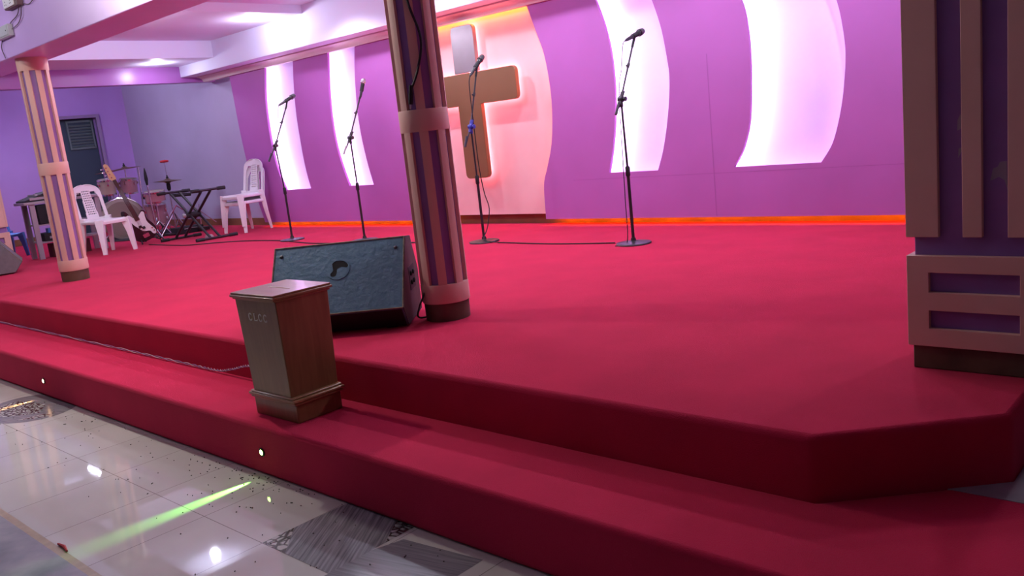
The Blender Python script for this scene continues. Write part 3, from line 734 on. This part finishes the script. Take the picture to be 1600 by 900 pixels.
# ---------------------------------------------------------------- drums
def drum(name, label, cat, loc, r, depth, axis, shell, head, group=None, lugs=6, parent=None):
    Q = V(axis).normalized().to_track_quat('Z','Y').to_matrix().to_4x4()
    if parent is None: t = thing(name, label, cat, loc, 0, group); Q0 = Q; par = t
    else:
        t = None
    Mq = Q if parent is None else Matrix.Translation(V(loc)) @ Q
    s = MB().lathe([(r,-depth/2),(r,depth/2)], Mq, 36).build('shell' if parent is None else name, shell, t or parent)
    host = t if parent is None else s
    MB().lathe([(0,depth/2+.004),(r*.98,depth/2+.004),(r*1.0,depth/2),(r*.99,depth/2-.003)], Mq, 36).build('head', head, host)
    for z in (depth/2, -depth/2):
        MB().lathe([(r*1.0,z-.014),(r*1.035,z-.014),(r*1.04,z+.010),(r*1.01,z+.012),(r*1.0,z-.014)], Mq, 36).build('hoop', CHROME, host)
    for k in range(lugs):
        a = 2*math.pi*(k+.5)/lugs
        for zz in (depth/2, -depth/2) if depth > .22 else (depth/2,):
            b = MB()
            p = Mq @ V(((r+.012)*math.cos(a),(r+.012)*math.sin(a),zz*.45)); q = Mq @ V(((r+.020)*math.cos(a),(r+.020)*math.sin(a),zz))
            b.tube([p+(p-q)*.35, p, p+(q-p)*.25, p+(q-p)*.3, q], [.010,.014,.012,.004,.004], 8)
            b.build('lug', CHROME, host)
    return t or s
bd = drum('bass_drum', 'bass drum with champagne shell behind the single white chair', 'drum', (-13.0,5.45,.30), .30, .42, (.93,-.36,0), SHELL, HEADW, None, 8)
MB().lathe([(0,.218),(.255,.218),(.255,.2165),(0,.2165)], V((.93,-.36,0)).to_track_quat('Z','Y').to_matrix().to_4x4(), 36).build('front_skin', BASSH, bd)
for s in (-1, 1): MB().tube([(.17,.28*s-.06,-.06),(.26,.42*s-.1,-.29)], .008, 8).build('spur', CHROME, bd)
MB().tube([(0,0,.28),(0,.04,.42)], .014, 10).tube([(0,.04,.42),(.02,-.12,.47)], .009, 8).tube([(0,.04,.42),(.02,.16,.47)], .009, 8).build('tom_mount', CHROME, bd)
drum('tom_drum', 'left mounted tom with champagne shell beside the bass headstock', 'drum', (-13.0,5.31,.785), .115, .21, (.12,-.03,1), SHELL, HEADW, 'tom drums over the bass drum')
drum('tom_drum', 'right mounted tom with pinkish shell over the bass drum', 'drum', (-13.0,5.63,.765), .118, .20, (.12,.03,1), SHELLP, HEADW, 'tom drums over the bass drum')
drum('floor_tom', 'reddish floor tom standing behind the chrome poles', 'drum', (-12.62,5.80,.30), .15, .30, (0,0,1), SHELLP, HEADW)
ft = bpy.data.objects['floor_tom']
for a in (40,160,280): MB().tube([(.165*math.cos(rad(a)),.165*math.sin(rad(a)),.02),(.165*math.cos(rad(a)),.165*math.sin(rad(a)),-.30)], .007, 8).build('leg', CHROME, ft)
sn = drum('snare_drum', 'snare drum with chrome hoops on a low tripod stand', 'drum', (-12.40,5.72,.575), .14, .14, (.1,-.05,1), SHELLP, HEADW, None, 8)
MB().tube([(0,0,-.08),(0,0,-.36)], .010, 8).build('stand_tube', CHROME, sn)
for a in (20,140,260): MB().tube([(0,0,-.36),(.2*math.cos(rad(a)),.2*math.sin(rad(a)),-.57)], .008, 8).build('leg', CHROME, sn)
def tripod(t, h, r=.22, z=.28):
    MB().tube([(0,0,.06),(0,0,h)], .010, 10).build('pole', CHROME, t)
    for a in (15,135,255):
        MB().tube([(0,0,z),(r*math.cos(rad(a)),r*math.sin(rad(a)),.008)], .008, 8).tube([(0,0,.08),(r*.55*math.cos(rad(a)),r*.55*math.sin(rad(a)),z*.5)], .005, 6).build('leg', CHROME, t)
def cymbal(t, z, r, tilt=(0,0)):
    Mc = Matrix.Translation((0,0,z)) @ Matrix.Rotation(tilt[0],4,'X') @ Matrix.Rotation(tilt[1],4,'Y')
    MB().lathe([(.012,.026),(.03,.024),(.045,.012),(.05,.008),(r,-.008),(r,-.010),(.05,.005),(.03,.020),(.012,.022)], Mc, 40).build('cymbal', CYMB, t)
    MB().lathe([(0,.02),(.018,.02),(.018,.05),(.010,.052),(.010,.075),(0,.075)], Mc, 12).build('wing_nut', BLACKP, t)
t = thing('crash_cymbal', 'bronze crash cymbal above the two mounted toms', 'cymbal', (-13.1,5.42,0)); tripod(t, 1.03); cymbal(t, 1.01, .20, (rad(3),rad(-4)))
t = thing('crash_cymbal', 'bronze crash cymbal reaching right of the mounted toms', 'cymbal', (-13.15,5.68,0)); tripod(t, 1.05); cymbal(t, 1.03, .23, (rad(2),rad(-3)))
t = thing('hi_hat', 'hi-hat cymbals with red clutch on a chrome tripod', 'cymbal', (-12.5,6.0,0)); tripod(t, .72, .26, .34)
cymbal(t, .785, .20, (rad(-2),0)); cymbal(t, .765, .20, (rad(178),0))
MB().tube([(0,0,.7),(0,0,1.09)], .006, 8).build('pull_rod', CHROME, t)
MB().lathe([(0,-.02),(.05,-.018),(.068,0),(.05,.018),(0,.02)], Matrix.Translation((0,0,1.065)), 18).build('red_clutch', FRED, t)
MB().lathe([(.018,.63),(.03,.66),(.03,.72),(.018,.75)], seg=14).build('clutch_sleeve', BLACKP, t)
MB().box((.18,-.02,.03),(.28,.09,.015), Matrix.Rotation(rad(-8),3,'Y')).build('foot_pedal', BLACKM, t)
t = thing('drum_throne', 'low round black drum stool behind the kit', 'stool', (-13.35,6.12,0)); MB().lathe([(0,.60),(.15,.60),(.165,.575),(.16,.53),(.14,.52),(0,.52)], seg=28).build('cushion', BLACKP, t); tripod(t, .52, .2, .3)
# chrome poles by the guitar
t = thing('percussion_pole', 'tall bare chrome pole leaning among the drums', 'pole', (-12.55,5.62,0)); MB().tube([(.0,-.06,.03),(0,0,1.02)], .012, 10).build('pole', CHROME, t)
MB().lathe([(0,0),(.09,0),(.09,.012),(.02,.03),(0,.03)], seg=20).build('base', BLACKM, t)
t = thing('umbrella_stand_pole', 'chrome pole topped by a black pointed sleeve right of the guitar', 'pole', (-12.1,5.50,0)); MB().tube([(0,.02,.02),(0,0,.80)], .011, 10).build('pole', CHROME, t)
MB().lathe([(.014,.76),(.020,.80),(.026,.84),(.020,.92),(.006,1.0),(0,1.0)], seg=14).build('pointed_sleeve', BLACKP, t)
for a in (0,120,240): MB().tube([(0,.02,.12),(.14*math.cos(rad(a)),.02+.14*math.sin(rad(a)),.008)], .007, 6).build('leg', CHROME, t)
# kick pedal + floor gear
t = thing('bass_drum_pedal', 'chrome folded pedal stand on the carpet right of the guitar', 'pedal', (-12.15,5.72,0)); MB().box((0,0,.02),(.28,.10,.02)).build('base_plate', BLACKM, t, bevel=.004)
b = MB(); b.tube([(-.1,-.1,.02),(0,0,.20),(.06,.14,.42)], .010, 8).tube([(.05,-.14,.02),(.08,.05,.28)], .009, 8).tube([(.06,.14,.42),(.04,.25,.34)], .008, 8); b.build('frame', CHROME, t)
MB().sphere((.04,.27,.32), .022).build('beater', GREYM, t)
t = thing('tom_holder_stand', 'small chrome cymbal-arm stand lying low beside the keyboard stand', 'stand', (-11.95,6.12,0))
b = MB(); b.tube([(0,0,.02),(0,.02,.40)], .008, 8).tube([(0,.02,.30),(.05,.22,.10)], .007, 8).tube([(0,.02,.30),(-.05,-.2,.02)], .007, 8).tube([(0,.02,.25),(.2,.05,.02)], .007, 8); b.build('frame', CHROME, t)
MB().box((0,.0,.04),(.24,.14,.05)).build('foot_board', BLACKM, t, bevel=.006)
tag(MB().poly([c2([(-.62,-.55),(.1,-.62),(.55,-.3),(.62,.35),(.3,.62),(-.5,.6),(-.62,-.55)],4)[:-1]], .012, I4).build('drum_mat', mat('dark_mat', (.03,.028,.03), .95, var=.3, vscale=12, bump=.5, bscale=90), loc=(-12.75,5.75,Z0)), 'dark mat on the carpet under the drum kit', 'mat')
t = thing('stage_box', 'low black cable box on the carpet between drums and keyboard stand', 'box', (-12.05,5.95,.0)); MB().box((0,0,.05),(.22,.40,.10)).build('case', BLACKP, t, bevel=.008); MB().tube([(.11,-.1,.07),(.13,0,.08),(.11,.1,.07)], .007, 6).build('handle', GREYM, t)

# ---------------------------------------------------------------- bass guitar
gs = V((-.03,-.40,1.12)).normalized(); gn = V((.88,-.34,0)); gn = (gn - gs*gn.dot(gs)).normalized(); gt = gs.cross(gn)*1
# gt points to the viewer's right
if gt.y < 0: gt = -gt
Gm = Matrix((gt, gs, gn)).transposed().to_4x4()
g = thing('bass_guitar', 'black electric bass guitar with white pickguard leaning by the drums', 'bass guitar', (-11.45,5.09,.05))
out = c2([(0,0),(.10,.02),(.155,.09),(.15,.18),(.118,.26),(.125,.33),(.135,.375),(.10,.40),(.062,.37),(.035,.345),(-.035,.345),(-.06,.40),(-.085,.47),(-.125,.485),(-.15,.44),(-.13,.35),(-.125,.27),(-.16,.17),(-.155,.08),(-.09,.015),(0,0)],5)[:-1]
MB().poly([out], .042, Gm).build('body', BASSB, g, bevel=.008)
def gm(dz): return Gm @ Matrix.Translation((0,0,dz))
pg = c2([(.035,.345),(.06,.365),(.10,.385),(.118,.36),(.105,.31),(.095,.24),(.115,.17),(.14,.10),(.125,.05),(.09,.06),(.07,.11),(.0,.14),(-.04,.20),(-.075,.27),(-.09,.34),(-.09,.41),(-.06,.395),(-.035,.345)],5)[:-1]
MB().poly([pg], .004, gm(.042)).build('pickguard', PICKG, g)
MB().poly([[(-.03,.30),(.03,.30),(.022,.90),(-.022,.90)]], .022, gm(.038)).build('neck', ROSE, g, bevel=.003)
hd = c2([(-.024,.895),(.024,.895),(.035,.93),(.03,.99),(.028,1.05),(.02,1.10),(-.005,1.125),(-.03,1.11),(-.035,1.05),(-.04,.98),(-.045,.93),(-.024,.895)],4)[:-1]
MB().poly([hd], .018, gm(.036)).build('headstock', MAPLE, g, bevel=.003)
for k in range(4):
    b = MB(); p = Gm @ V((-.035,.94+.045*k,.044)); q = Gm @ V((-.07,.94+.045*k,.044)); b.tube([p,q], .004, 6); b.sphere(q, .016, (1,1,.6), 10)
    b.lathe([(.008,0),(.008,.012),(0,.013)], gm(.054) @ Matrix.Translation((-.012,.94+.045*k,0)), 10); b.build('tuner', CHROME, g)
MB().poly([[(-.035,.19),(.005,.19),(.005,.225),(-.035,.225)]], .012, gm(.046)).poly([[(.0,.165),(.04,.165),(.04,.20),(.0,.20)]], .012, gm(.046)).build('pickup', BLACKP, g, bevel=.003)
MB().poly([rrect(-.04,.05,.04,.10,.006)], .014, gm(.042)).build('bridge', CHROME, g, bevel=.002)
b = MB()
for k in range(4): x = -.018+.012*k; b.tube([Gm @ V((x,.075,.062)), Gm @ V((x*.8,.90,.063))], .0012, 4)
b.build('strings', CHROME, g)
for x, y in ((.112,.135),(.120,.095)): MB().lathe([(.010,0),(.009,.014),(0,.015)], gm(.046) @ Matrix.Translation((x,y,0)), 12).build('control_knob', CHROME, g)
t = thing('guitar_stand', 'low black stand carrying the bass guitar', 'guitar stand', (-11.52,5.12,0))
b = MB(); b.tube([(.15,-.16,.012),(.02,-.12,.10),(-.08,-.03,.30),(-.12,-.10,.52)], .010, 8).tube([(.15,.16,.012),(.02,.12,.10),(-.08,-.03,.30)], .010, 8).tube([(-.08,-.03,.30),(-.26,0,.012)], .010, 8); b.build('frame', BLACKM, t)
for s in (-1, 1): MB().tube([(.02,.10*s,.05),(.13,.10*s,.04),(.14,.10*s,.07)], .010, 8).build('cradle_arm', RUBBER, t)

# ---------------------------------------------------------------- mixer table
t = thing('mixer_table', 'grey metal equipment table behind the left round column', 'table', (-12.1, 4.25, 0))
for x in (.02,.30):
    for y in (-.40,.40): MB().box2((x-.018,y-.03,0),(x+.018,y+.03,.70)).build('leg', GREYM, t)
MB().box2((-.03,-.50,.70),(.34,.46,.735)).build('tabletop', GREYM, t, bevel=.004)
MB().box2((.0,-.38,.42),(.31,.40,.44)).build('shelf', GREYM, t); MB().box2((.0,-.38,.20),(.31,.40,.22)).build('shelf', GREYM, t)
t = thing('mixing_console', 'black sloped mixing console on top of the grey table', 'mixer', (-11.93,4.13,.735))
b = MB(); b.poly([[(-.36,0),(.34,0),(.34,.12),(.05,.12),(-.10,.10),(-.36,.02)]], .34, Matrix(((0,0,1,-.17),(1,0,0,0),(0,1,0,0),(0,0,0,1)))); b.build('case', BLACKP, t, bevel=.008)
b = MB()
for k in range(8): b.box((-.13+.037*k,-.20,.078),(.014,.03,.02))
b.build('faders', GREYM, t); MB().box2((.165,-.30,.02),(.174,.3,.05)).build('rear_connectors', GREYM, t)
b = MB()
for k, y in enumerate((.06,.10)): b.tube([(.18,y,.11),(.20,y,.16),(.19,y+.01,.20)], .012, 8)
b.build('cable_plugs', BLACKM, t)
t = thing('powered_amplifier', 'black amplifier box on the upper shelf of the grey table', 'amplifier', (-11.93,4.10,.44)); MB().box2((-.15,-.20,0),(.15,.28,.245)).build('case', BLACKP, t, bevel=.006)
b = MB()
for y, z in ((-.08,.06),(.0,.13),(.1,.06),(.15,.18),(.05,.2)): b.lathe([(.014,0),(.012,.014),(0,.015)], Matrix.Translation((.15,y,z)) @ Matrix.Rotation(rad(90),4,'Y'), 10)
b.build('knobs', GREYM, t)
t = thing('small_black_receiver', 'black receiver on the lower shelf of the grey table', 'receiver', (-11.93,4.08,.22)); MB().box2((-.15,-.16,0),(.15,.30,.10)).build('case', BLACKP, t, bevel=.006); MB().box2((.15,-.1,.03),(.154,.1,.06)).build('display', GREYM, t)
tag(MB().box2((-.05,-.03,0),(.05,.03,.06)).build('blue_adapter', BPLASTIC, loc=(-11.86,4.02,Z0+.32), bevel=.004), 'small blue plug adapter stacked on the black receiver', 'adapter')
tag(MB().poly([rrect(-.11,-.24,.11,.24,.04)], .17, I4).build('red_crate', DARKRED, loc=(-11.94,4.25,Z0+.0), bevel=.01), 'dark red crate on the carpet under the grey table', 'crate')
for k, (y, dy) in enumerate(((4.0,.03),(4.06,-.02),(4.12,.05))):
    cable([(-11.76,y,.735),(-11.735,y+dy,.66),(-11.74,y+dy*2,.55),(-11.76,y+.02,.47)], .006, BLACKP, ['leftmost','middle','rightmost'][k] + ' black cable hanging from the mixing console', name='mixer_cable', grp='cables hanging from the mixer')
cable([(-11.60,4.15,.006),(-11.64,4.05,.12),(-11.62,3.98,.20),(-11.70,4.1,.25)], .005, mat('white_cable',(.6,.58,.6),.5), 'pale looped cable at the foot of the grey table', name='white_cable')

# ---------------------------------------------------------------- fittings on the beam
t = thing('junction_box', 'grey junction box on the lilac beam left of the column top', 'electrical box', (-8.73,2.95,2.285)); MB().box2((-.17,-.045,0),(.17,0,.105)).build('housing', GREYW, t, bevel=.006); MB().box2((-.155,-.052,.012),(.155,-.045,.093)).build('cover', GREYW, t, bevel=.004)
b = MB()
for x in (-.13,.13): b.lathe([(.006,0),(.005,.003),(0,.003)], Matrix.Translation((x,-.052,.05)) @ Matrix.Rotation(rad(90),4,'X'), 10)
b.build('screws', BLACKM, t)
t = thing('power_socket', 'white power socket high on the lilac beam', 'socket', (-8.36,2.95,2.49)); MB().box2((-.16,-.05,0),(.16,0,.15)).build('back_box', mat('dark_back_box',(.12,.06,.07),.6), t, bevel=.004); MB().box2((-.15,-.062,.01),(.10,-.05,.14)).build('face_plate', WHITEP, t, bevel=.005)
b = MB()
for x in (-.09,.03): b.box2((x-.012,-.068,.09),(x+.012,-.062,.12))
b.build('rocker_switch', WHITEP, t, bevel=.002)
b = MB()
for x in (-.09,.03):
    for dx, dz in ((0,.06),(-.015,.035),(.015,.035)): b.box2((x+dx-.004,-.0632,dz-.005),(x+dx+.004,-.062,dz+.005))
b.build('pin_holes', HOLE, t)
Wb = mat('brown_wire', (.10,.06,.09), .5)
cable([(-8.30,2.942,2.49),(-8.33,2.935,2.44),(-8.42,2.94,2.42),(-8.52,2.935,2.40),(-8.60,2.94,2.385)], .004, Wb, 'dark wire looping between the socket and the junction box', name='wire', grp='loose wires on the beam')
cable([(-8.24,2.942,2.49),(-8.26,2.935,2.42),(-8.36,2.94,2.37),(-8.46,2.938,2.35),(-8.56,2.94,2.34)], .004, Wb, 'lower dark wire looping towards the junction box', name='wire', grp='loose wires on the beam')
cable([(-8.2,2.94,2.50),(-8.05,2.938,2.47),(-7.9,2.94,2.50),(-7.6,2.94,2.56),(-7.2,2.94,2.62)], .004, Wb, 'dark wire running right from the socket up the beam', name='wire', grp='loose wires on the beam')
cable([(-8.86,2.94,2.29),(-8.90,2.935,2.22),(-8.89,2.94,2.16),(-8.84,2.93,2.125)], .004, Wb, 'dark wire dropping from the junction box to the column', name='wire', grp='loose wires on the beam')

# ---------------------------------------------------------------- debris
b = MB()
for i in range(190):
    x = random.uniform(-6.2,-2.1); y = 1.86 - abs(random.gauss(0,.33))
    if y < 1.03: continue
    if i > 120: x = random.gauss(-3.45,.25); y = 1.87-abs(random.gauss(0,.09))
    a = random.uniform(0,3.14); l = random.uniform(.002,.006)*(3 if random.random() < .12 else 1)
    b.box((x,y,.0022),(l,.0028,.003), Matrix.Rotation(a,3,'Z'))
tag(b.build('floor_debris', mat('dark_crumbs',(.035,.025,.02),.9), loc=(0,0,0), smooth=False), 'dark crumbs scattered on the cream tiles below the step', 'debris', None, 'stuff')
tag(MB().tube([(-.055,.0,.006),(0,.004,.007),(.05,-.004,.005)], [.004,.007,.004], 7).build('red_scrap', mat('red_scrap_cloth',(.35,.02,.03),.8), loc=(-3.58,1.02,0)), 'small red scrap lying on the tan floor border', 'scrap')

# ------------------------------------------------------------------ world and view
w = bpy.data.worlds.new('world'); SC.world = w; w.use_nodes = True
w.node_tree.nodes['Background'].inputs[0].default_value = (.02,.018,.025,1); w.node_tree.nodes['Background'].inputs[1].default_value = 1
vs = SC.view_settings
SC.display_settings.display_device = 'sRGB'
vs.view_transform = 'Standard'; vs.look = 'None'; vs.exposure = .55; vs.gamma = 1; vs.use_curve_mapping = False
cy = SC.cycles
cy.use_denoising = True
cy.sample_clamp_indirect = 6
cy.max_bounces = 8; cy.diffuse_bounces = 4; cy.glossy_bounces = 3
cy.caustics_reflective = False; cy.caustics_refractive = False
